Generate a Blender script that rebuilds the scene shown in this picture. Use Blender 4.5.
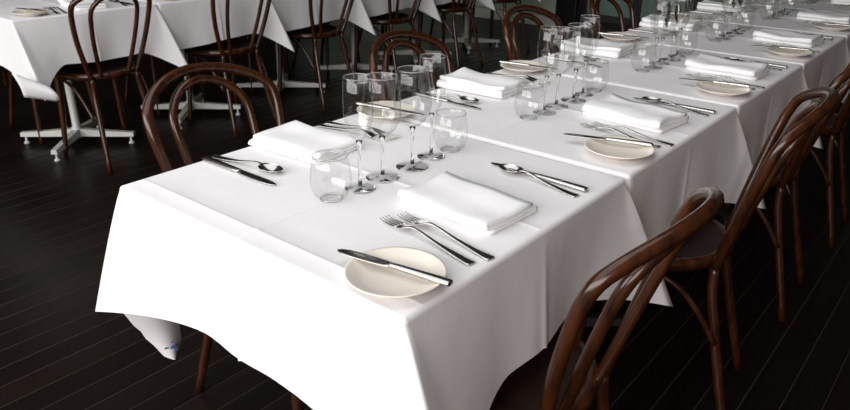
import bpy, bmesh, math, random
import numpy as np
from mathutils import Vector, Matrix

# ------------------------------------------------------------------ reset
for o in list(bpy.data.objects):
    bpy.data.objects.remove(o, do_unlink=True)
SC = bpy.context.scene
COL = SC.collection
PI = math.pi
random.seed(4)

# ------------------------------------------------------------------ camera
CAM_POS = Vector((-0.6324, -0.5442, 1.2809))
YAW, PITCH, ROLL, FPX = 0.6824, 0.4151, 0.0117, 713.64
fwd = Vector((math.cos(YAW)*math.cos(PITCH), math.sin(YAW)*math.cos(PITCH), -math.sin(PITCH)))
rgt = Vector((math.sin(YAW), -math.cos(YAW), 0))
upv = rgt.cross(fwd)
rr = rgt*math.cos(ROLL) + upv*math.sin(ROLL)
uu = upv*math.cos(ROLL) - rgt*math.sin(ROLL)
cd = bpy.data.cameras.new('camera')
cd.sensor_width = 36.0
cd.lens = FPX/850*36.0
cd.clip_start = 0.02
cam = bpy.data.objects.new('camera', cd)
M3 = Matrix((rr, uu, -fwd)).transposed()
cam.matrix_world = Matrix.Translation(CAM_POS) @ M3.to_4x4()
COL.objects.link(cam)
SC.camera = cam
cd.dof.use_dof = True
cd.dof.focus_distance = 1.5
cd.dof.aperture_fstop = 10

def pix(P):
    d = Vector(P) - CAM_POS
    w = d.dot(fwd)
    if w < 0.05:
        return (-9999, -9999)
    return (425+FPX*d.dot(rr)/w, 205-FPX*d.dot(uu)/w)
def inview(P, m=12):
    x, y = pix(P)
    return -m < x < 850+m and -m < y < 410+m

# ------------------------------------------------------------------ world, lights, exposure
wd = bpy.data.worlds.new('world')
SC.world = wd
wd.use_nodes = True
bg = wd.node_tree.nodes['Background']
bg.inputs[0].default_value = (1.0, 0.93, 0.90, 1)
bg.inputs[1].default_value = 0.14

def area(name, loc, target, sx, sy, power, color=(1, 1, 1)):
    l = bpy.data.lights.new(name, 'AREA')
    l.shape = 'RECTANGLE'; l.size = sx; l.size_y = sy
    l.energy = power; l.color = color
    o = bpy.data.objects.new(name, l)
    o.location = loc
    o.rotation_euler = (Vector(target)-Vector(loc)).to_track_quat('-Z', 'Y').to_euler()
    COL.objects.link(o)
    return o
# daylight from the tall windows behind and to the left of the viewer
area('window_daylight', (-3.6, 0.6, 1.95), (0.0, 0.6, 1.3), 7.6, 2.1, 320, (1.0, 0.985, 0.975))
# soft skylight in the ceiling over the two rows
area('skylight', (-0.6, 1.3, 3.18), (-0.6, 1.3, 0), 4.0, 3.4, 64, (0.97, 0.985, 1.0))

SC.view_settings.view_transform = 'Standard'
SC.view_settings.look = 'None'
SC.view_settings.gamma = 1
SC.view_settings.exposure = 0.0
SC.view_settings.use_curve_mapping = False

# ------------------------------------------------------------------ materials
def new_mat(name):
    m = bpy.data.materials.new(name); m.use_nodes = True
    nt = m.node_tree
    return m, nt, nt.nodes['Principled BSDF']
def node(nt, t, **kw):
    n = nt.nodes.new(t)
    for k, v in kw.items(): setattr(n, k, v)
    return n
def ramp(nt, stops):
    r = node(nt, 'ShaderNodeValToRGB')
    e = r.color_ramp.elements
    while len(e) < len(stops): e.new(0.5)
    for i, (p, c) in enumerate(stops):
        e[i].position = p; e[i].color = (*c, 1)
    return r
def noise(nt, scale, detail=3, coord='Object', stretch=None, rough=0.5):
    tc = node(nt, 'ShaderNodeTexCoord')
    n = node(nt, 'ShaderNodeTexNoise')
    n.inputs['Scale'].default_value = scale
    n.inputs['Detail'].default_value = detail
    n.inputs['Roughness'].default_value = rough
    if stretch:
        mp = node(nt, 'ShaderNodeMapping')
        mp.inputs['Scale'].default_value = stretch
        nt.links.new(tc.outputs[coord], mp.inputs[0]); nt.links.new(mp.outputs[0], n.inputs[0])
    else:
        nt.links.new(tc.outputs[coord], n.inputs[0])
    return n
def bump(nt, src, strength, dist, bsdf):
    b = node(nt, 'ShaderNodeBump')
    b.inputs['Strength'].default_value = strength
    b.inputs['Distance'].default_value = dist
    nt.links.new(src, b.inputs['Height'])
    nt.links.new(b.outputs[0], bsdf.inputs['Normal'])
    return b

def mat_cloth(name, col, bscale=7.0, bs=0.25):
    m, nt, p = new_mat(name)
    p.inputs['Base Color'].default_value = (*col, 1)
    p.inputs['Roughness'].default_value = 0.85
    p.inputs['Specular IOR Level'].default_value = 0.25
    a = noise(nt, bscale, 3, 'Object')
    b = noise(nt, 900, 1, 'Object')
    mx = node(nt, 'ShaderNodeMath', operation='MULTIPLY_ADD')
    mx.inputs[1].default_value = 0.02
    nt.links.new(b.outputs['Fac'], mx.inputs[0]); nt.links.new(a.outputs['Fac'], mx.inputs[2])
    bump(nt, mx.outputs[0], bs, 0.012, p)
    return m
M_CLOTH = mat_cloth('white_linen', (0.86, 0.835, 0.845))
M_NAPKIN = mat_cloth('napkin_cotton', (0.94, 0.93, 0.935), 22, 0.08)

def mat_wood(name, c0, c1, rough, coat, stretch):
    m, nt, p = new_mat(name)
    n = noise(nt, 14, 5, 'Object', stretch)
    r = ramp(nt, [(0.3, c0), (0.75, c1)])
    nt.links.new(n.outputs['Fac'], r.inputs[0]); nt.links.new(r.outputs[0], p.inputs['Base Color'])
    p.inputs['Roughness'].default_value = rough
    p.inputs['Coat Weight'].default_value = coat
    p.inputs['Coat Roughness'].default_value = 0.13
    p.inputs['Specular IOR Level'].default_value = 0.32
    bump(nt, n.outputs['Fac'], 0.08, 0.003, p)
    return m
M_BENT = mat_wood('stained_bentwood', (0.018, 0.0046, 0.0017), (0.070, 0.0195, 0.0050), 0.25, 0.38, (3, 3, 0.6))
M_SEAT = mat_wood('stained_seat', (0.014, 0.006, 0.004), (0.032, 0.013, 0.008), 0.5, 0.0, (6, 1, 1))
M_TOP = mat_wood('table_board', (0.16, 0.09, 0.05), (0.26, 0.15, 0.09), 0.5, 0.0, (8, 1, 1))

def mat_plank():
    m, nt, p = new_mat('dark_floorboard')
    n = noise(nt, 5, 6, 'Object', (0.5, 14, 1), 0.6)
    oi = node(nt, 'ShaderNodeObjectInfo')
    ad = node(nt, 'ShaderNodeMath', operation='MULTIPLY_ADD')
    ad.inputs[1].default_value = 0.35
    nt.links.new(oi.outputs['Random'], ad.inputs[0]); nt.links.new(n.outputs['Fac'], ad.inputs[2])
    r = ramp(nt, [(0.3, (0.0030, 0.0016, 0.0011)), (0.95, (0.0110, 0.0060, 0.0042))])
    nt.links.new(ad.outputs[0], r.inputs[0]); nt.links.new(r.outputs[0], p.inputs['Base Color'])
    n2 = noise(nt, 3.0, 4, 'Object', (1, 3, 1))
    rr_ = ramp(nt, [(0.3, (0.30,)*3), (0.7, (0.46,)*3)])
    nt.links.new(n2.outputs['Fac'], rr_.inputs[0]); nt.links.new(rr_.outputs[0], p.inputs['Roughness'])
    p.inputs['Specular IOR Level'].default_value = 0.23
    bump(nt, n.outputs['Fac'], 0.12, 0.002, p)
    return m
M_PLANK = mat_plank()

def mat_plain(name, col, rough=0.5, metal=0.0, spec=0.5, nscale=30, var=0.12):
    m, nt, p = new_mat(name)
    n = noise(nt, nscale, 3)
    r = ramp(nt, [(0.3, tuple(c*(1-var) for c in col)), (0.7, tuple(min(1, c*(1+var)) for c in col))])
    nt.links.new(n.outputs['Fac'], r.inputs[0]); nt.links.new(r.outputs[0], p.inputs['Base Color'])
    p.inputs['Roughness'].default_value = rough
    p.inputs['Metallic'].default_value = metal
    p.inputs['Specular IOR Level'].default_value = spec
    return m
M_DUST = mat_plain('dusty_floor_joint', (0.040, 0.030, 0.025), 0.9, 0, 0.1)
M_STEEL = mat_plain('stainless_steel', (0.56, 0.54, 0.52), 0.16, 1.0, 0.5, 60, 0.05)
M_PORC = mat_plain('cream_porcelain', (0.83, 0.765, 0.68), 0.18, 0, 0.5, 8, 0.02)
M_FOOT = mat_plain('pale_painted_metal', (0.55, 0.56, 0.52), 0.35, 0.0, 0.5, 20, 0.08)
M_BLUE = mat_plain('blue_laundry_ink', (0.10, 0.16, 0.48), 0.8)
M_WGREEN = mat_plain('sage_green_wall', (0.52, 0.60, 0.47), 0.6, 0, 0.3, 2, 0.18)
M_WDARK = mat_plain('dark_wall', (0.030, 0.030, 0.027), 0.6, 0, 0.3, 2, 0.2)
M_WBOUNCE = mat_plain('warm_bounce_wall', (0.20, 0.125, 0.09), 0.6, 0, 0.2, 2, 0.15)  # colour of the added right wall, picked for its warm bounce
M_SHADEDFOOT = mat_plain('shaded_foot_metal', (0.02, 0.02, 0.02), 0.4, 0, 0.4, 20, 0.1)  # under-table shade put into the colour of the front row's feet
M_FRAME = mat_plain('black_window_frame', (0.010, 0.011, 0.010), 0.4, 0, 0.4)
M_SKIRT = mat_plain('pale_skirting_paint', (0.72, 0.74, 0.66), 0.5, 0, 0.3, 3, 0.1)
M_CEIL = mat_plain('ceiling_paint', (0.22, 0.22, 0.21), 0.9, 0, 0.1, 2)
M_PANE = mat_plain('greenish_window_pane', (0.13, 0.20, 0.165), 0.12, 0, 0.6, 1.5, 0.5)

def mat_thin_glass():
    m = bpy.data.materials.new('thin_clear_glass'); m.use_nodes = True
    nt = m.node_tree; nt.nodes.clear()
    out = node(nt, 'ShaderNodeOutputMaterial')
    tr = node(nt, 'ShaderNodeBsdfTransparent'); tr.inputs[0].default_value = (0.990, 0.993, 0.991, 1)
    gl = node(nt, 'ShaderNodeBsdfGlossy'); gl.inputs['Roughness'].default_value = 0.02
    nz = noise(nt, 40, 1)
    bp = node(nt, 'ShaderNodeBump'); bp.inputs['Strength'].default_value = 0.004; bp.inputs['Distance'].default_value = 0.002
    nt.links.new(nz.outputs['Fac'], bp.inputs['Height']); nt.links.new(bp.outputs[0], gl.inputs['Normal'])
    lw = node(nt, 'ShaderNodeLayerWeight'); lw.inputs['Blend'].default_value = 0.5
    pw = node(nt, 'ShaderNodeMath', operation='POWER'); pw.inputs[1].default_value = 5.0
    mu = node(nt, 'ShaderNodeMath', operation='MULTIPLY_ADD'); mu.inputs[1].default_value = 0.40; mu.inputs[2].default_value = 0.055
    mu.use_clamp = True
    nt.links.new(lw.outputs['Facing'], pw.inputs[0]); nt.links.new(pw.outputs[0], mu.inputs[0])
    mx = node(nt, 'ShaderNodeMixShader')
    nt.links.new(mu.outputs[0], mx.inputs[0])
    nt.links.new(tr.outputs[0], mx.inputs[1]); nt.links.new(gl.outputs[0], mx.inputs[2])
    nt.links.new(mx.outputs[0], out.inputs[0])
    return m
M_GLASS = mat_thin_glass()
def mat_solid_glass():
    m, nt, p = new_mat('solid_clear_glass')
    nz = noise(nt, 60, 1)
    r = ramp(nt, [(0.2, (0.975, 0.985, 0.98)), (0.8, (0.99, 0.995, 0.99))])
    nt.links.new(nz.outputs['Fac'], r.inputs[0]); nt.links.new(r.outputs[0], p.inputs['Base Color'])
    p.inputs['Transmission Weight'].default_value = 1.0
    p.inputs['Roughness'].default_value = 0.0
    p.inputs['IOR'].default_value = 1.45
    return m
M_SOLID = mat_solid_glass()

# ------------------------------------------------------------------ mesh helpers
def mk(name, verts, faces, mat, smooth=True):
    me = bpy.data.meshes.new(name)
    me.from_pydata([tuple(v) for v in verts], [], faces)
    me.materials.append(mat)
    if smooth:
        me.polygons.foreach_set('use_smooth', [True]*len(me.polygons))
    me.update()
    return me
def link(name, me, parent=None, loc=(0, 0, 0), rot=(0, 0, 0)):
    o = bpy.data.objects.new(name, me)
    COL.objects.link(o)
    o.location = loc; o.rotation_euler = rot
    if parent: o.parent = parent
    return o
def tag(o, label, cat, group=None, kind=None):
    if label: o['label'] = label
    if cat: o['category'] = cat
    if group: o['group'] = group
    if kind: o['kind'] = kind
    return o
def thing(name, parts, loc, rotz, label, cat, group=None):
    """an Empty at the base that carries its parts; parts = [(name, mesh, [(sub, mesh)])]"""
    t = link(name, None, None, loc, (0, 0, rotz))
    t.empty_display_size = 0.05
    for pn, me, subs in parts:
        c = link(pn, me, t)
        for sn, sm in subs: link(sn, sm, c)
    return tag(t, label, cat, group)

def box_data(x0, x1, y0, y1, z0, z1):
    v = [(x0,y0,z0),(x1,y0,z0),(x1,y1,z0),(x0,y1,z0),(x0,y0,z1),(x1,y0,z1),(x1,y1,z1),(x0,y1,z1)]
    f = [(0,3,2,1),(4,5,6,7),(0,1,5,4),(1,2,6,5),(2,3,7,6),(3,0,4,7)]
    return v, f
def box(name, x0, x1, y0, y1, z0, z1, mat, bev=0.0):
    v, f = box_data(x0, x1, y0, y1, z0, z1)
    me = mk(name, v, f, mat, False)
    if bev:
        bm = bmesh.new(); bm.from_mesh(me)
        bmesh.ops.bevel(bm, geom=bm.edges[:], offset=bev, segments=2, profile=0.5, affect='EDGES')
        bm.to_mesh(me); bm.free()
    return me
def join(*datas):
    V, F = [], []
    for v, f in datas:
        o = len(V); V += list(v); F += [tuple(i+o for i in q) for q in f]
    return V, F

def catmull(pts, n):
    P = [np.array(p, float) for p in pts]
    P = [2*P[0]-P[1]] + P + [2*P[-1]-P[-2]]
    out = []
    for i in range(1, len(P)-2):
        for k in range(n):
            t = k/n
            a, b, c, d = P[i-1], P[i], P[i+1], P[i+2]
            out.append(0.5*((2*b)+(-a+c)*t+(2*a-5*b+4*c-d)*t*t+(-a+3*b-3*c+d)*t**3))
    out.append(P[-2])
    return out
def tube_data(pts, n=6, sides=10, cap=True):
    """pts: (x,y,z,r) swept into a round bar"""
    C = catmull(pts, n)
    V, F = [], []
    prev = None
    for i, c in enumerate(C):
        a = C[max(0, i-1)][:3]; b = C[min(len(C)-1, i+1)][:3]
        t = Vector(b-a).normalized()
        if prev is None:
            ref = Vector((0, 0, 1)) if abs(t.z) < 0.9 else Vector((1, 0, 0))
            nrm = t.cross(ref).normalized()
        else:
            nrm = (prev - t*prev.dot(t)).normalized()
        prev = nrm
        bn = t.cross(nrm)
        for k in range(sides):
            an = 2*PI*k/sides
            V.append(Vector(c[:3]) + (nrm*math.cos(an)+bn*math.sin(an))*c[3])
    m = len(C)
    for i in range(m-1):
        for k in range(sides):
            k2 = (k+1) % sides
            F.append((i*sides+k, i*sides+k2, (i+1)*sides+k2, (i+1)*sides+k))
    if cap:
        F.append(tuple(range(sides-1, -1, -1)))
        F.append(tuple((m-1)*sides+k for k in range(sides)))
    return V, F
def tube(name, pts, mat, n=6, sides=10):
    v, f = tube_data(pts, n, sides)
    return mk(name, v, f, mat)
def lathe_data(prof, seg=32):
    V, F = [], []
    rows = []
    for r, z in prof:
        if r < 1e-6:
            rows.append([len(V)]); V.append((0, 0, z))
        else:
            rows.append([len(V)+k for k in range(seg)])
            V += [(r*math.cos(2*PI*k/seg), r*math.sin(2*PI*k/seg), z) for k in range(seg)]
    for a, b in zip(rows, rows[1:]):
        for k in range(seg):
            k2 = (k+1) % seg
            if len(a) == 1 and len(b) == 1: continue
            if len(a) == 1: F.append((a[0], b[k2], b[k]))
            elif len(b) == 1: F.append((a[k], a[k2], b[0]))
            else: F.append((a[k], a[k2], b[k2], b[k]))
    return V, F
def lathe(name, prof, mat, seg=32):
    v, f = lathe_data(prof, seg)
    me = mk(name, v, f, mat)
    bm = bmesh.new(); bm.from_mesh(me)
    bmesh.ops.recalc_face_normals(bm, faces=bm.faces[:])
    bm.to_mesh(me); bm.free()
    return me
def bar_data(pts, n=4, sides=10):
    """pts: (y, halfwidth, z, halfthickness) along y, flat oval section"""
    C = catmull(pts, n)
    V, F = [], []
    for y, w, z, t in C:
        for k in range(sides):
            an = 2*PI*k/sides
            V.append((w*math.copysign(abs(math.cos(an))**0.7, math.cos(an)), y, z+t*math.copysign(abs(math.sin(an))**0.7, math.sin(an))))
    m = len(C)
    for i in range(m-1):
        for k in range(sides):
            k2 = (k+1) % sides
            F.append((i*sides+k, (i+1)*sides+k, (i+1)*sides+k2, i*sides+k2))
    F.append(tuple(range(sides)))
    F.append(tuple((m-1)*sides+k for k in range(sides-1, -1, -1)))
    return V, F
ORD = ['nearest', 'second', 'third', 'fourth', 'fifth', 'sixth', 'seventh', 'eighth']

# ------------------------------------------------------------------ setting: floor of boards, walls, ceiling
TH = 0.74                       # height of the cloth-covered table tops
L, W = 0.709, 0.752             # pitch and depth of one table
floor = tag(link('floor', box('floor', -3.0, 6.3, -2.6, 7.3, -0.10, -0.0018, M_DUST)), None, None, kind='structure')
PW = 0.0896
def plank_mesh():
    w = PW-0.0028
    e = 0.0022
    x0, x1 = -3.0, 6.3
    V = [(x0,0,-0.02),(x0,0,-e),(x0,e,0),(x0,w-e,0),(x0,w,-e),(x0,w,-0.02)]
    V += [(x1,y,z) for _,y,z in V]
    F = [(i, i+1, i+7, i+6) for i in range(5)] + [(5,4,3,2,1,0), (6,7,8,9,10,11)]
    me = mk('plank', V, F, M_PLANK, False)
    bm = bmesh.new(); bm.from_mesh(me); bmesh.ops.recalc_face_normals(bm, faces=bm.faces[:]); bm.to_mesh(me); bm.free()
    return me
pm = plank_mesh()
ky = int((1.297+2.6)/PW)
for i in range(-ky, int((7.3-1.297)/PW)):
    o = link('plank', pm, floor, (0, 1.297+i*PW+0.00175, random.uniform(-0.0006, 0.0006)))

WX = 6.05
wall_far = tag(link('wall_far', box('wall_far', WX, WX+0.2, -2.6, 7.3, 0, 3.2, M_WDARK)), None, None, kind='structure')
for y0 in (3.16, 3.96, 4.76, 5.56, 6.36):
    link('panel', box('panel', WX-0.02, WX, y0+0.02, y0+0.78, 0.11, 1.9, M_WGREEN, 0.004), wall_far)
tag(link('baseboard_far', box('baseboard_far', WX-0.05, WX, 3.12, 7.3, 0.0, 0.105, M_SKIRT, 0.006)), None, None, kind='structure')
win = tag(link('window_1', None, None, (0, 0, 0)), None, None, kind='structure')
for y0 in (0.62, 1.18, 1.74, 2.30):
    for z0 in (0.14, 0.62, 1.10, 1.58):
        link('pane', box('pane', WX-0.022, WX-0.008, y0+0.05, y0+0.53, z0+0.04, z0+0.46, M_PANE), win)
for y0 in (0.62, 1.18, 1.74, 2.30, 2.86):
    link('mullion', box('mullion', WX-0.05, WX-0.002, y0-0.04, y0+0.05, 0.0, 2.1, M_FRAME, 0.004), win)
for z0 in (0.06, 0.60, 1.08, 1.56, 2.04):
    link('glazing_bar', box('glazing_bar', WX-0.045, WX-0.002, 0.60, 2.90, z0, z0+0.05, M_FRAME, 0.004), win)
tag(link('trim_1', box('trim_1', WX-0.07, WX, 2.92, 3.14, 0.0, 2.3, M_FRAME, 0.006)), None, None, kind='structure')
tag(link('wall_left', box('wall_left', -3.0, WX+0.2, 7.3, 7.5, 0, 3.2, M_WDARK)), None, None, kind='structure')
tag(link('bounce_wall_right', box('bounce_wall_right', -3.0, WX+0.2, -2.8, -2.6, 0, 3.2, M_WBOUNCE)), None, None, kind='structure')  # unseen wall, added to shut out world light and bounce warm fill
tag(link('ceiling', box('ceiling', -3.0, WX+0.2, -2.6, 7.5, 3.2, 3.35, M_CEIL)), None, None, kind='structure')

# ------------------------------------------------------------------ tables
def arm_mesh(ang, mat):
    c, s = math.cos(ang), math.sin(ang)
    V, F = [], []
    for d, hw, z0, z1 in ((0.02, 0.022, 0.045, 0.085), (0.15, 0.019, 0.043, 0.074), (0.30, 0.016, 0.042, 0.064)):
        for w, z in ((-hw, z0), (hw, z0), (hw*0.8, z1), (-hw*0.8, z1)):
            V.append((d*c-w*s, d*s+w*c, z))
    for i in range(2):
        for k in range(4):
            k2 = (k+1) % 4
            F.append((i*4+k, i*4+k2, i*4+4+k2, i*4+4+k))
    F += [(3,2,1,0), (8,9,10,11)]
    me = mk('arm', V, F, mat, False)
    gv, gf = lathe_data([(0,0.0),(0.014,0.0),(0.016,0.006),(0.010,0.012),(0.006,0.016),(0.006,0.045),(0,0.045)], 12)
    gl = mk('glide', [(x+0.28*c, y+0.28*s, z) for x, y, z in gv], gf, mat)
    return me, gl
TOPM = box('tabletop', -0.345, 0.345, -W/2+0.006, W/2-0.006, TH-0.033, TH-0.004, M_TOP, 0.006)
FEET = {}
for nm, mt in (('front', M_SHADEDFOOT), ('back', M_FOOT)):
    FEET[nm] = (lathe('column', [(0,0.04),(0.030,0.04),(0.030,0.088),(0.0205,0.10),(0.0205,0.66),(0.05,0.67),(0.17,0.69),(0.17,0.7065),(0,0.7065)], mt, 20),
                [arm_mesh(PI/4 + i*PI/2 - 0.06, mt) for i in range(4)])
def table(cx, cy, label, group, row):
    colm, arms = FEET[row]
    parts = [('tabletop', TOPM, []), ('column', colm, [])] + [('arm', a, [('glide', g)]) for a, g in arms]
    return thing('restaurant_table', parts, (cx, cy, 0), 0, label, 'table', group)

def smooth(t): return t*t*(3-2*t)
def cloth_mesh(name, tips, hem, wave_seed, gapx, creases_x, creases_y, Q=0.26):
    """square cloth over one table. local origin = table's near right corner (x along the row, y across), z absolute.
    tips: four corners in order (x1,y0),(x1,y1),(x0,y1),(x0,y0): (out along incoming normal, out along outgoing normal, z) or None
    hem: drop of the skirt; gapx: offsets of the x0 and x1 ends"""
    rnd = random.Random(wave_seed)
    x0, x1, y0, y1 = gapx[0], L-gapx[1], 0.0, W
    corners = [(x1, y0), (x1, y1), (x0, y1), (x0, y0)]
    sides = [((x0,y0),(x1,y0),(0,-1)), ((x1,y0),(x1,y1),(1,0)), ((x1,y1),(x0,y1),(0,1)), ((x0,y1),(x0,y0),(-1,0))]
    cols = []            # (top xy, normal, hem xyz, crease)
    r = 0.009
    for si, (a, b, n) in enumerate(sides):
        a = Vector(a); b = Vector(b); n = Vector(n); u = (b-a).normalized(); ln = (b-a).length
        tin, tout = tips[si-1], tips[si]          # corner at a is corners[si-1]; corner at b is corners[si]
        inner = (si == 1 and gapx[1] < 0.02) or (si == 3 and gapx[0] < 0.02 and tips[2] is None)
        base = 0.004 if inner else 0.014
        A = 0.0 if inner else 0.006
        ph = [rnd.uniform(0, 6.28) for _ in range(3)]
        def hz(t): 
            z = TH-hem+0.010*math.sin(t*9+ph[0])
            return z
        def ho(t): return base + A*(math.sin(t*15+ph[1])+0.6*math.sin(t*31+ph[2]))
        cr = creases_x if si in (0, 2) else creases_y
        plist = []
        N = 30
        ts = [Q*0.0+ln*i/N for i in range(N+1)]
        Qo = min(Q-0.06, 0.17) if si == 0 else Q
        qa = Q if tin else 0.0; qb = Qo if tout else 0.0
        ts = [t for t in ts if qa < t < ln-qb]
        for c in cr:
            d = c-x0 if si == 0 else (c-y0 if si == 1 else (x1-c if si == 2 else y1-c))
            ts = [t for t in ts if abs(t-d) > 0.008] 
            if qa < d < ln-qb: ts += [d-0.005, d, d+0.005]
        ts.sort()
        seq = []
        # opening corner fan (from the tip back on to this side)
        K = 13
        if tin:
            ain, bin_, zt = tin        # tip = corner + ain*n_prev + bin*n
            for i in range(K+1):
                w = 1-i/K
                hu = Q - w*(Q+ain)
                tu = Q*(1-min(1, w*1.6))
                hn = ho(Q)*(1-w)+bin_*w**1.5 if bin_ > 0.02 else base+(bin_-base)*w
                z = hz(Q)+(zt-hz(Q))*w**1.35
                fan = max(0, (w-0.625)/0.375)
                nn = (n*(1-0.5*fan) - u*0.5*fan).normalized()
                if i == 0 and si > 0: continue
                seq.append((a+u*tu, nn, a+u*hu+n*hn, z))
        else:
            seq.append((a.copy(), (n-u).normalized() , a+n*base-u*base*0.7, hz(0)))
            seq.append((a+u*0.006, n, a+u*0.006+n*base, hz(0)))
        for t in ts:
            off = 0.0
            for c in cr:
                d = c-x0 if si == 0 else (c-y0 if si == 1 else (x1-c if si == 2 else y1-c))
                if abs(t-d) < 0.001: off = 0.004
            seq.append((a+u*t, n, a+u*t+n*(ho(t)+off), hz(t)))
        if tout:
            ao, bo, zt = tout          # tip = corner + ao*n + bo*n_next (n_next == u)
            for i in range(K+1):
                w = i/K
                hu = ln-Qo + w*(Qo+bo)
                tu = ln-Qo + Qo*min(1, w*1.6)
                hn = ho(ln-Qo)*(1-w)+ao*w**(1.6 if si == 0 else 1.5) if ao > 0.02 else base+(ao-base)*w
                z = hz(ln-Qo)+(zt-hz(ln-Qo))*w**1.35
                fan = max(0, (w-0.625)/0.375)
                nn = (n*(1-0.5*fan) + u*0.5*fan).normalized()
                seq.append((a+u*tu, nn, a+u*hu+n*hn, z))
        else:
            seq.append((b-u*0.006, n, b-u*0.006+n*base, hz(ln)))
        cols += seq
    V, F = [], []
    arc = [0, 25, 50, 75]
    rows = len(arc)+14
    cx_, cy_ = (x0+x1)/2, (y0+y1)/2
    for top, nn, hm, hz_ in cols:
        # top edge is inset by r
        tx = min(max(top.x, x0+r), x1-r); ty = min(max(top.y, y0+r), y1-r)
        for d in arc:
            t = math.radians(d)
            V.append((tx+nn.x*r*math.sin(t), ty+nn.y*r*math.sin(t), TH-r*(1-math.cos(t))))
        sx, sy, sz = tx+nn.x*r, ty+nn.y*r, TH-r
        for k in range(14):
            v = k/13
            g = v**0.92
            V.append((sx+(hm.x-sx)*g, sy+(hm.y-sy)*g, sz+(hz_-sz)*v))
    nc = len(cols)
    for i in range(nc):
        j = (i+1) % nc
        for k in range(rows-1):
            F.append((i*rows+k, i*rows+k+1, j*rows+k+1, j*rows+k))
    # the flat top with its ironed creases
    xs = sorted(set([x0+r, x1-r]+[x0+r+(x1-x0-2*r)*i/14 for i in range(1, 14)]))
    for c in creases_x: xs = [x for x in xs if abs(x-c) > 0.012]+[c-0.009, c-0.003, c, c+0.003, c+0.009]
    ys = [y0+r+(y1-y0-2*r)*i/14 for i in range(15)]
    for c in creases_y: ys = [y for y in ys if abs(y-c) > 0.012]+[c-0.009, c-0.003, c, c+0.003, c+0.009]
    xs.sort(); ys.sort()
    o = len(V)
    for x in xs:
        for y in ys:
            z = TH
            if any(abs(x-c) < 1e-6 for c in creases_x): z += 0.0022
            if any(abs(y-c) < 1e-6 for c in creases_y): z += 0.0022
            if any(abs(abs(x-c)-0.003) < 1e-6 for c in creases_x): z += 0.0011
            if any(abs(abs(y-c)-0.003) < 1e-6 for c in creases_y): z += 0.0011
            if x in (xs[0], xs[-1]) or y in (ys[0], ys[-1]): z = TH
            V.append((x, y, z))
    ny = len(ys)
    for i in range(len(xs)-1):
        for k in range(ny-1):
            F.append((o+i*ny+k, o+(i+1)*ny+k, o+(i+1)*ny+k+1, o+i*ny+k+1))
    me = mk(name, V, F, M_CLOTH)
    bm = bmesh.new(); bm.from_mesh(me)
    bmesh.ops.remove_doubles(bm, verts=bm.verts[:], dist=0.0004)
    bm.to_mesh(me); bm.free()
    return me

FAR = (0.110, 0.090, 0.430)
CL_END = cloth_mesh('end_cloth', [FAR, FAR, (0.11, 0.045, 0.425), (0.03, 0.13, 0.41)], 0.225, 3, (-0.004, 0.008), [0.046, 0.372], [0.380])
CL_MID = cloth_mesh('mid_cloth', [FAR, FAR, None, None], 0.24, 8, (0.006, 0.008), [0.36], [0.379], 0.22)
CL_BEND = cloth_mesh('back_end_cloth', [(0.13, 0.075, 0.39), (0.13, 0.075, 0.39), (0.10, 0.06, 0.41), (-0.02, 0.13, 0.40)], 0.225, 21, (-0.004, 0.008), [0.36], [0.379], 0.19)
CL_BMID = cloth_mesh('back_mid_cloth', [(0.13, 0.075, 0.39), (0.13, 0.075, 0.39), None, None], 0.235, 30, (0.006, 0.008), [0.36], [0.379], 0.17)

NT = 7
for k in range(NT):
    table(L/2+k*L, W/2, 'restaurant table under the long white row, %s from the near end' % ORD[k], 'tables of the long front row', 'front')
    c = link('tablecloth', CL_END if k == 0 else CL_MID, None, (k*L, 0, 0))
    lab = ('white linen tablecloth on the near end of the long front row, corner flap hanging' if k == 0
           else 'white linen tablecloth on the long front row, %s table from the near end' % ORD[k])
    tag(c, lab, 'tablecloth', 'tablecloths of the front row')
    if k == 0: near_cloth = c

# hanging corner of the near cloth, curled under itself, with a small blue laundry mark
def flap():
    rows = [  # (left xz, right xz) on the plane just outside the long side
        ((-0.030, 0.520), (0.100, 0.520)), ((-0.026, 0.452), (0.098, 0.430)), ((0.001, 0.389), (0.100, 0.364)), ((0.014, 0.368), (0.101, 0.335)),
        ((0.022, 0.345), (0.100, 0.308)), ((0.039, 0.316), (0.093, 0.288)), ((0.058, 0.277), (0.078, 0.272))]
    V, F = [], []
    n = 11
    for s in (0, 1):
        for (lx, lz), (rx, rz) in rows:
            for i in range(n):
                t = i/(n-1)
                bulge = 0.020*math.sin(PI*t)
                V.append((lx+(rx-lx)*t, 0.785-bulge+s*0.002+0.012*(1-t), lz+(rz-lz)*t))
    m = len(rows)*n
    for s in (0, 1):
        for r_ in range(len(rows)-1):
            for i in range(n-1):
                q = (s*m+r_*n+i, s*m+r_*n+i+1, s*m+(r_+1)*n+i+1, s*m+(r_+1)*n+i)
                F.append(q if s == 0 else q[::-1])
    return mk('corner_flap', V, F, M_CLOTH)
fl = link('corner_flap', flap(), near_cloth)
fl['label'] = 'curled cloth corner with small blue laundry mark'
mv = []
mv_data = []
for (x, z, w, h) in ((0.044, 0.318, 0.011, 0.004), (0.058, 0.311, 0.016, 0.0065), (0.067, 0.302, 0.009, 0.005), (0.062, 0.326, 0.006, 0.003)):
    mv_data.append(([(x, 0.7665, z), (x+w, 0.7645, z-0.003), (x+w, 0.7645, z-0.003+h), (x+w*0.3, 0.7655, z+h)], [(0, 1, 2, 3)]))
v, f = join(*mv_data)
link('laundry_mark', mk('laundry_mark', v, f, M_BLUE, False), fl)

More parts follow.
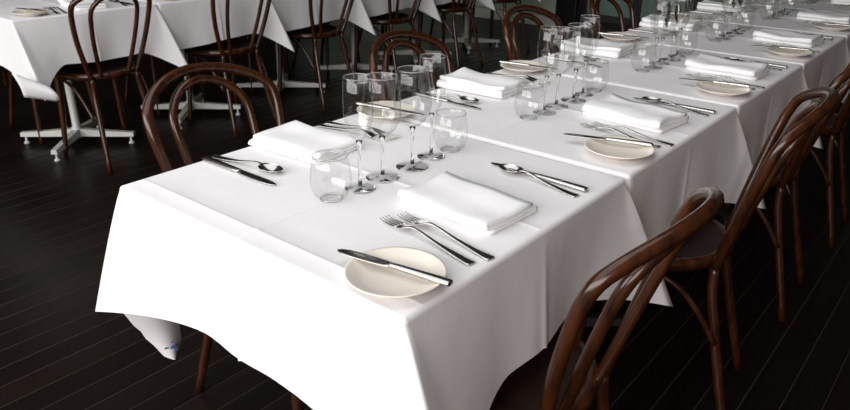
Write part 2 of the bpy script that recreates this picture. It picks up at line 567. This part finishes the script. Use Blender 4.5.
BX, BY = 0.686, 2.87
NB = 6
for k in range(NB):
    table(BX+L/2+k*L, BY+W/2, 'restaurant table with pale cross foot in the back row, %s from the left' % ORD[k].replace('nearest', 'first'), 'tables of the back row', 'back')
    c = link('tablecloth', CL_BEND if k == 0 else CL_BMID, None, (BX+k*L, BY, 0))
    if k == 0: back_cloth = c
    tag(c, 'white tablecloth with hanging corner in the back row, %s table from the left' % ORD[k].replace('nearest', 'first'), 'tablecloth', 'tablecloths of the back row')

# turned-up hanging corner of the leftmost back cloth
def back_flap():
    V, F = [], []
    n, m = 9, 7
    for i in range(n):
        t = i/(n-1)
        for k in range(m):
            q = k/(m-1)
            x = -0.085+0.125*t+0.03*q
            z = 0.540-0.075*t-0.115*q*(1-0.30*t)
            y = -0.095-0.050*t-0.032*math.sin(PI*q)*(0.5+0.5*t)
            V.append((x, y, z))
    for i in range(n-1):
        for k in range(m-1):
            F.append((i*m+k, i*m+k+1, (i+1)*m+k+1, (i+1)*m+k))
    me = mk('corner_flap', V, F, M_CLOTH)
    return me
bf = link('corner_flap', back_flap(), back_cloth)
bf['label'] = 'curled hanging corner of the cloth'
sm = bf.modifiers.new('thickness', 'SOLIDIFY'); sm.thickness = 0.002

# ------------------------------------------------------------------ bentwood chair (faces +y, origin under the seat)
R0 = 0.0126
def half_hoop(zt, w1, zw, wl, ex, front, z0):
    """half outline of a bent hoop, from the seat up to the middle of the top; the back leans and is set back in the middle"""
    pts = []
    for i in range(30):
        z = z0+(zw-z0)*i/30
        t = (zw-z)/(zw-0.5)
        pts.append((w1-(w1-wl)*t**1.7, z))
    for i in range(31):
        t = PI/2*i/30
        pts.append((w1*max(0, math.cos(t))**(2/ex), zw+(zt-zw)*math.sin(t)**(2/ex)))
    P = np.array([(x, -0.235-0.34*(z-0.7)-0.055*(1-(x/0.193)**2)+front, z) for x, z in pts])
    d = np.concatenate([[0], np.cumsum(np.linalg.norm(np.diff(P, axis=0), axis=1))])
    u = np.linspace(0, d[-1], 15)
    return [tuple(float(np.interp(q, d, P[:, c])) for c in range(3)) for q in u]
OUT = half_hoop(0.866, 0.192, 0.785, 0.136, 1.9, 0.0, 0.44)
INN = half_hoop(0.842, 0.114, 0.755, 0.080, 1.9, 0.010, 0.45)
def hoop(name, half, r):
    p = [(x, y, z, r) for x, y, z in half] + [(-x, y, z, r) for x, y, z in half[-2::-1]]
    return tube(name, p, M_BENT, 3, 10)
HO = hoop('outer_hoop', OUT, R0)
HI = hoop('inner_hoop', INN, 0.0108)
JX, JY = OUT[0][0], OUT[0][1]
LEGS = []
for s in (1, -1):
    LEGS.append(tube('rear_leg', [(s*JX,JY,0.442,R0),(s*(JX+0.005),JY-0.008,0.36,R0),(s*(JX+0.018),JY-0.046,0.20,0.0130),(s*(JX+0.038),JY-0.098,0.0,0.0115)], M_BENT, 4, 10))
    LEGS.append(tube('front_leg', [(s*0.145,0.112,0.44,0.0175),(s*0.150,0.116,0.30,0.0165),(s*0.158,0.123,0.15,0.0140),(s*0.170,0.136,0.0,0.0115)], M_BENT, 4, 10))
def ring_mesh():
    n = 40
    V, F = [], []
    prof = [(0.0,-0.016),(0.012,-0.017),(0.018,-0.006),(0.018,0.006),(0.010,0.014),(-0.004,0.014),(-0.012,0.008),(-0.014,-0.008)]
    for k in range(n):
        a = 2*PI*k/n
        rad = 0.190*(1-0.045*math.cos(2*a)+0.02*math.sin(a))
        for d, z in prof:
            V.append(((rad+d)*math.cos(a), (rad+d)*math.sin(a)*0.98, 0.448+z))
    m = len(prof)
    for k in range(n):
        k2 = (k+1) % n
        for i in range(m):
            i2 = (i+1) % m
            F.append((k*m+i, k2*m+i, k2*m+i2, k*m+i2))
    return mk('seat_ring', V, F, M_BENT)
def panel_mesh():
    n = 40
    V = [(0, 0, 0.448)]; F = []
    for j, q in enumerate((0.35, 0.7, 0.95, 1.0)):
        for k in range(n):
            a = 2*PI*k/n
            rad = 0.186*(1-0.045*math.cos(2*a)+0.02*math.sin(a))*q
            V.append((rad*math.cos(a), rad*math.sin(a)*0.98, 0.448+0.011*q**2.5))
    for k in range(n): F.append((0, 1+k, 1+(k+1) % n))
    for j in range(3):
        for k in range(n):
            k2 = (k+1) % n
            F.append((1+j*n+k, 1+(j+1)*n+k, 1+(j+1)*n+k2, 1+j*n+k2))
    return mk('seat_panel', V, F, M_SEAT)
RING, PANEL = ring_mesh(), panel_mesh()
BRACES = [tube('brace', [(s*0.185,0.055,0.438,0.0075),(s*0.186,-0.02,0.432,0.0075),(s*0.178,-0.10,0.405,0.0075),(s*0.168,-0.16,0.345,0.0075),(s*0.154,JY-0.036,0.25,0.0075)], M_BENT, 4, 8) for s in (1, -1)]
def chair(x, y, rot, label, group):
    parts = [('seat', PANEL, [('seat_ring', RING)]), ('outer_hoop', HO, []), ('inner_hoop', HI, [])] + [('leg', l, []) for l in LEGS] + [('brace', b, []) for b in BRACES]
    return thing('bentwood_chair', parts, (x, y, 0), rot, label, 'chair', group)
# right-hand side of the front row (facing +y)
RCH = [(0.337, 0.076, 0.014), (1.098, 0.077, 0.181), (1.80, 0.09, 0.05), (2.50, 0.085, 0.03)]
for k, (x, y, r_) in enumerate(RCH):
    chair(x, y, r_, 'dark bentwood chair at the right-hand side of the front row, %s from the viewer' % ORD[k], 'chairs at the right of the front row')
LCH = [(0.390, 0.682, PI+0.06), (1.08, 0.62, PI+0.08), (1.80, 0.63, PI), (2.50, 0.64, PI), (3.20, 0.64, PI), (3.9, 0.64, PI)]
for k, (x, y, r_) in enumerate(LCH):
    chair(x, y, r_, 'brown bentwood chair at the far left side of the front row, %s from the viewer' % ORD[k], 'chairs at the left of the front row')
BCH = [1.07, 1.815, 2.495, 3.20, 3.91, 4.61]
for k, x in enumerate(BCH):
    chair(x, 2.978, 0.0, 'bentwood chair on the near side of the back row, %s from the left' % ORD[k].replace('nearest', 'first'), 'near chairs of the back row')
    chair(BX+L/2+k*L+0.03, BY+W-0.10, PI, 'bentwood chair half hidden beyond the back row, %s from the left' % ORD[k].replace('nearest', 'first'), 'far chairs of the back row')

# ------------------------------------------------------------------ tableware
PLATE = lathe('bread_plate', [(0,0.004),(0.030,0.004),(0.034,0.0),(0.040,0.0),(0.043,0.004),(0.060,0.009),(0.0745,0.0155),(0.0775,0.0175),(0.0770,0.0190),(0.0735,0.0180),(0.058,0.0118),(0.046,0.0080),(0,0.0075)], M_PORC, 48)
# knives: blade towards +y, handle towards the diner at -y; length 0.232
kh = bar_data([(0.0,0.0070,0.0046,0.0030),(0.006,0.0092,0.0048,0.0044),(0.05,0.0082,0.0050,0.0044),(0.10,0.0070,0.0050,0.0038),(0.122,0.0058,0.0048,0.0032)])
kb = bar_data([(0.118,0.0058,0.0048,0.0030),(0.128,0.0088,0.0046,0.0012),(0.16,0.0100,0.0042,0.0009),(0.205,0.0095,0.0036,0.0008),(0.225,0.0060,0.0032,0.0007),(0.233,0.0015,0.0030,0.0006)])
KNIFE = [('handle', mk('knife_handle', *kh, M_STEEL), []), ('blade', mk('knife_blade', *kb, M_STEEL), [])]
S_ = 0.88
BKNIFE = [('handle', mk('butter_knife_handle', [(x*S_, y*S_, z) for x, y, z in kh[0]], kh[1], M_STEEL), []), ('blade', mk('butter_knife_blade', [(x*1.05, y*S_, z) for x, y, z in kb[0]], kb[1], M_STEEL), [])]
fh = bar_data([(0.0,0.0060,0.0022,0.0013),(0.004,0.0100,0.0022,0.0015),(0.03,0.0088,0.0026,0.0016),(0.08,0.0052,0.0060,0.0017),(0.120,0.0036,0.0115,0.0018),(0.142,0.0040,0.0130,0.0017),(0.156,0.0090,0.0105,0.0013)])
fparts = [bar_data([(0.150,0.0060,0.0120,0.0014),(0.158,0.0105,0.0100,0.0013),(0.168,0.0122,0.0072,0.0012),(0.176,0.0122,0.0056,0.0012)], 4, 10)]
for i in range(4):
    xo = (i-1.5)*0.0067
    v, f = bar_data([(0.173,0.0020,0.0062,0.0011),(0.195,0.0019,0.0036,0.0010),(0.212,0.0016,0.0040,0.0009),(0.222,0.0008,0.0062,0.0007)], 3, 6)
    fparts.append(([(x+xo*(1.0-0.05*(y-0.173)/0.05), y, z) for x, y, z in v], f))
FORK = [('handle', mk('fork_handle', *fh, M_STEEL), []), ('tines', mk('fork_tines', *join(*fparts), M_STEEL), [])]
sh = bar_data([(0.0,0.0060,0.0022,0.0013),(0.004,0.0095,0.0022,0.0015),(0.03,0.0084,0.0026,0.0016),(0.08,0.0050,0.0065,0.0017),(0.115,0.0034,0.0125,0.0018),(0.134,0.0036,0.0145,0.0017),(0.146,0.0060,0.0125,0.0013)])
def spoon_bowl():
    V, F = [], []
    n, rr_ = 20, 6
    for s in (0, 1):
        for j in range(rr_+1):
            q = j/rr_
            for k in range(n):
                a = 2*PI*k/n
                yy = math.cos(a)*q; xx = math.sin(a)*q
                wid = 0.0195*(1+0.12*yy*(-1))
                z = 0.0012+0.0095*(q**2) + 0.003*max(0, -yy)**2 - (0.0 if s == 0 else 0.0012)
                V.append((xx*wid, 0.172+0.030*yy, z))
    m = (rr_+1)*n
    for s in (0, 1):
        for j in range(rr_):
            for k in range(n):
                k2 = (k+1) % n
                q = (s*m+j*n+k, s*m+j*n+k2, s*m+(j+1)*n+k2, s*m+(j+1)*n+k)
                F.append(q if s else q[::-1])
    for k in range(n):
        k2 = (k+1) % n
        F.append((rr_*n+k, rr_*n+k2, m+rr_*n+k2, m+rr_*n+k))
    me = mk('spoon_bowl', V, F, M_STEEL)
    bm = bmesh.new(); bm.from_mesh(me); bmesh.ops.remove_doubles(bm, verts=bm.verts[:], dist=0.0001); bm.to_mesh(me); bm.free()
    return me
SPOON = [('handle', mk('spoon_handle', *sh, M_STEEL), []), ('bowl', spoon_bowl(), [])]

def napkin_mesh(seed, lx=0.136, ly=0.215, puff=1.0):
    """a cloth folded over itself in three layers: S-shaped strip extruded along y, layers visible at the ends"""
    rnd = random.Random(seed)
    path = []
    hw = lx/2
    lay = [0.0040*puff, 0.0118*puff, 0.0196*puff]
    def bend(x, z0, z1, sgn):
        zc = (z0+z1)/2; rad = (z1-z0)/2
        return [(x+sgn*rad*1.5*math.sin(t), zc-rad*math.cos(t)) for t in [PI*i/6 for i in range(1, 6)]]
    path += [(-hw+i*lx/8, lay[0]) for i in range(9)]
    path += bend(hw, lay[0], lay[1], 1)
    path += [(hw-i*lx/8, lay[1]) for i in range(9)]
    path += bend(-hw, lay[1], lay[2], -1)
    path += [(-hw+i*(lx*0.97)/8, lay[2]) for i in range(9)]
    P = [Vector((x, z)) for x, z in path]
    n = len(P)
    half = 0.0033*puff
    NYS = 12
    V, F = [], []
    ph = [rnd.uniform(0, 6.28) for _ in range(4)]
    outline = []
    nor = []
    for i in range(n):
        t = (P[min(n-1, i+1)]-P[max(0, i-1)]).normalized()
        nor.append(Vector((-t.y, t.x)))
    outline = [P[i]+nor[i]*half for i in range(n)] + [P[i]-nor[i]*half for i in range(n-1, -1, -1)]
    m = len(outline)
    for j in range(NYS+1):
        y = -ly/2+ly*j/NYS
        ed = abs(j/NYS*2-1)
        for p_ in outline:
            q = max(0, p_.y)/0.03
            z = p_.y*(1-0.22*(1-ed**3)*min(1, q)*0.6) + q*0.0022*math.sin(y*38+ph[0]+p_.x*20) + q*0.0018*math.sin(p_.x*55+ph[1])
            sk = 0.030*(y/ly)*q*0.4
            V.append((p_.x+sk, y+q*0.004*math.sin(p_.x*40+ph[2]), max(0.0004, z)))
    for j in range(NYS):
        for i in range(m):
            i2 = (i+1) % m
            F.append((j*m+i, (j+1)*m+i, (j+1)*m+i2, j*m+i2))
    # ends as a strip between both sides of the folded layer
    for j, fl_ in ((0, 1), (NYS, 0)):
        for i in range(n-1):
            q = (j*m+i, j*m+i+1, j*m+(m-2-i), j*m+(m-1-i))
            F.append(q if fl_ else q[::-1])
    return mk('napkin', V, F, M_NAPKIN)
NAPKINS = [napkin_mesh(1)] + [napkin_mesh(s, 0.132, 0.225, 1.5) for s in (2, 3, 5)]

# glasses
def bowl_mesh(name, out, th=0.0011):
    inn = [(max(0, r_-th), z) for r_, z in out[::-1]]
    inn[-1] = (0, out[0][1]+0.002)
    return lathe(name, out+[(out[-1][0]-th*0.5, out[-1][1]+0.0006)]+inn, M_GLASS, 36)
def rim_mesh(name, r_, z, t=0.0010):
    n, m = 36, 6
    V, F = [], []
    for k in range(n):
        a = 2*PI*k/n
        for i in range(m):
            b = 2*PI*i/m
            V.append(((r_+t*math.cos(b))*math.cos(a), (r_+t*math.cos(b))*math.sin(a), z+t*math.sin(b)))
    for k in range(n):
        for i in range(m):
            F.append((k*m+i, ((k+1) % n)*m+i, ((k+1) % n)*m+(i+1) % m, k*m+(i+1) % m))
    return mk(name, V, F, M_SOLID)
def glass_parts(nm, bowl, stem, foot):
    return [('bowl', bowl_mesh(nm+'_bowl', bowl), [('rim', rim_mesh(nm+'_rim', bowl[-1][0]-0.0005, bowl[-1][1]+0.0012))]), ('stem', lathe(nm+'_stem', stem, M_SOLID, 16), []), ('foot', lathe(nm+'_foot', foot, M_SOLID, 36), [])]
FLUTE = glass_parts('flute',
    [(0,0.098),(0.006,0.0995),(0.013,0.106),(0.021,0.120),(0.027,0.140),(0.0295,0.160),(0.0290,0.190),(0.0270,0.222)],
    [(0,0.006),(0.0042,0.006),(0.0034,0.030),(0.0032,0.070),(0.0042,0.090),(0.0062,0.0992),(0,0.0978)],
    [(0,0.0),(0.030,0.0),(0.0310,0.0010),(0.030,0.0020),(0.016,0.0038),(0.006,0.0070),(0,0.0072)])
WINE = glass_parts('wine',
    [(0,0.088),(0.007,0.0893),(0.017,0.095),(0.028,0.106),(0.036,0.121),(0.0395,0.139),(0.0385,0.160),(0.0355,0.185),(0.0325,0.209)],
    [(0,0.006),(0.0044,0.006),(0.0036,0.026),(0.0034,0.060),(0.0044,0.078),(0.0068,0.0892),(0,0.0878)],
    [(0,0.0),(0.034,0.0),(0.0352,0.0010),(0.034,0.0020),(0.018,0.0040),(0.006,0.0072),(0,0.0074)])
TUMB_BODY = lathe('tumbler_body',
    [(0,0.0013),(0.018,0.0000),(0.024,0.0013),(0.033,0.0106),(0.0390,0.0282),(0.0400,0.0440),(0.0375,0.0660),(0.0335,0.0862),(0.0330,0.0868),(0.0324,0.0862),(0.0365,0.0660),(0.0390,0.0440),(0.0380,0.0282),(0.032,0.0119),(0.022,0.0044),(0,0.0040)], M_GLASS, 36)

TUMB = [('body', TUMB_BODY, [('rim', rim_mesh('tumbler_rim', 0.0330, 0.0878))]),
        ('base', rim_mesh('tumbler_base', 0.0205, 0.0022, 0.0020), [])]
ZT = TH+0.0005
def put(name, what, x, y, rot, label, cat, group, z=ZT, tilt=0.0):
    if not inview((x, y, z+0.05), 45): return None
    if isinstance(what, list):
        o = thing(name, what, (x, y, z), rot, label, cat, group)
    else:
        o = tag(link(name, what, None, (x, y, z), (0, 0, rot)), label, cat, group)
    o.rotation_euler = (tilt, 0, rot)
    return o
def setting_right(k, ox, oy, where, grp):
    """a place laid for a diner on the low-y side; ox = near corner of the table"""
    J = random.Random(100+k+int(oy*10))
    first = (k == 0 and oy == 0)
    dx = 0.0 if first else 0.045
    def j(s=0.006): return 0 if first else J.uniform(-s, s)
    put('bread_plate', PLATE, ox+0.070+dx+j(), oy+0.082+j(), 0, 'small cream bread plate at %s' % where, 'plate', grp+' plates')
    hx, hy = (0.089, -0.008) if first else (0.118+0.045, 0.022)
    bx = math.atan2(0.029, 0.2) if first else 0.23+j(0.06)
    px, py = ox+hx+(0 if first else j()), oy+hy
    put('butter_knife', BKNIFE, px, py, bx, 'steel butter knife across the bread plate at %s' % where, 'knife', grp+' butter knives', ZT+0.0165)
    dx *= 0.75
    for n_, (fx, fr, fy) in enumerate(((0.186, -0.158, 0.024), (0.220, -0.146, 0.010))):
        put('dinner_fork', FORK, ox+fx+dx+j(0.002), oy+fy+j(), fr+j(0.012), '%s steel fork at %s' % ('outer' if n_ == 0 else 'inner, napkin-side', where), 'fork', grp+' forks')
    put('napkin', NAPKINS[0 if first else 1+k % 3], ox+0.364+dx+j(), oy+0.164+j(), -0.06+j(0.05), 'folded white napkin at %s' % where, 'napkin', grp+' napkins')
    put('dinner_knife', KNIFE, ox+0.576+dx*0.4+j(), oy+0.028+j(), 0.0-0.03+j(0.05), 'steel dinner knife at %s' % where, 'knife', grp+' knives')
    put('spoon', SPOON, ox+0.541+dx*0.4+j(), oy+0.030+j(), -0.15+j(0.05), 'steel spoon beside the dinner knife at %s' % where, 'spoon', grp+' spoons')
def setting_left(k, ox, oy, where, grp):
    J = random.Random(300+k)
    first = k == 0
    def j(s=0.008): return 0 if first else J.uniform(-s, s)
    put('bread_plate', PLATE, ox+0.672+j()+(0.03 if first else 0), oy-0.078+j(), 0, 'small cream bread plate at %s' % where, 'plate', grp+' plates')
    put('butter_knife', BKNIFE, ox+0.652+j()+(0.03 if first else 0), oy+0.010, PI+0.2+j(0.06), 'steel butter knife across the bread plate at %s' % where, 'knife', grp+' butter knives', ZT+0.0165)
    for n_, (fx, fr) in enumerate(((0.555, PI+0.10), (0.525, PI+0.12))):
        put('dinner_fork', FORK, ox+fx+j(0.002), oy-0.008+j(), fr+j(0.012), '%s steel fork at %s' % ('outer' if n_ == 0 else 'inner, napkin-side', where), 'fork', grp+' forks')
    put('napkin', NAPKINS[0 if first else 1+k % 3], ox+0.395+j(), oy-0.105+j(), PI+0.05+j(0.06), 'folded white napkin at %s' % where, 'napkin', grp+' napkins')
    put('dinner_knife', KNIFE, ox+0.194+j(), oy-0.008+j(), PI+0.01+j(0.05), 'steel dinner knife at %s' % where, 'knife', grp+' knives')
    put('spoon', SPOON, ox+0.218+j(), oy-0.003+j(), PI+0.13+j(0.05), 'steel spoon beside the dinner knife at %s' % where, 'spoon', grp+' spoons')
for k in range(6):
    setting_right(k, k*L, 0, 'the %s right-hand place of the front row' % ORD[k], 'front row right-hand')
for k in range(7):
    setting_left(k, k*L, W, 'the %s far-left place of the front row' % ORD[k], 'front row left-hand')
for k in range(2):
    setting_right(k, BX+k*L, BY, 'the %s place of the back row' % ('leftmost' if k == 0 else 'second'), 'back row')

for k in range(7):
    ox = k*L
    J = random.Random(500+k)
    dxg = [0, -0.005, 0.0, -0.01, -0.01, 0, 0][k]
    def j(s=0.002): return 0 if k == 0 else J.uniform(-s, s)
    w = '%s table of the front row' % ('the '+ORD[k])
    G = 'front row glasses'
    put('champagne_flute', FLUTE, ox+0.298+dxg+j(), 0.377+j(), j(1), 'clear champagne flute on %s, nearer one' % w, 'glass', G+' flutes')
    put('wine_glass', WINE, ox+0.371+dxg+j(), 0.384+j(), j(1), 'clear wine glass on %s, nearer one' % w, 'glass', G+' wine')
    put('wine_glass', WINE, ox+0.458+dxg+j(), 0.378+j(), j(1), 'clear wine glass on %s, farther one' % w, 'glass', G+' wine')
    put('champagne_flute', FLUTE, ox+0.534+dxg+j(), 0.388+j(), j(1), 'clear champagne flute on %s, farther one' % w, 'glass', G+' flutes')
    put('tumbler', TUMB, ox+0.226+dxg+j(), 0.383+j(), 0, 'clear stemless tumbler on %s, nearer one' % w, 'glass', G+' tumblers')
    put('tumbler', TUMB, ox+0.597+dxg+j(), 0.383+j(), 0, 'clear stemless tumbler on %s, farther one' % w, 'glass', G+' tumblers')
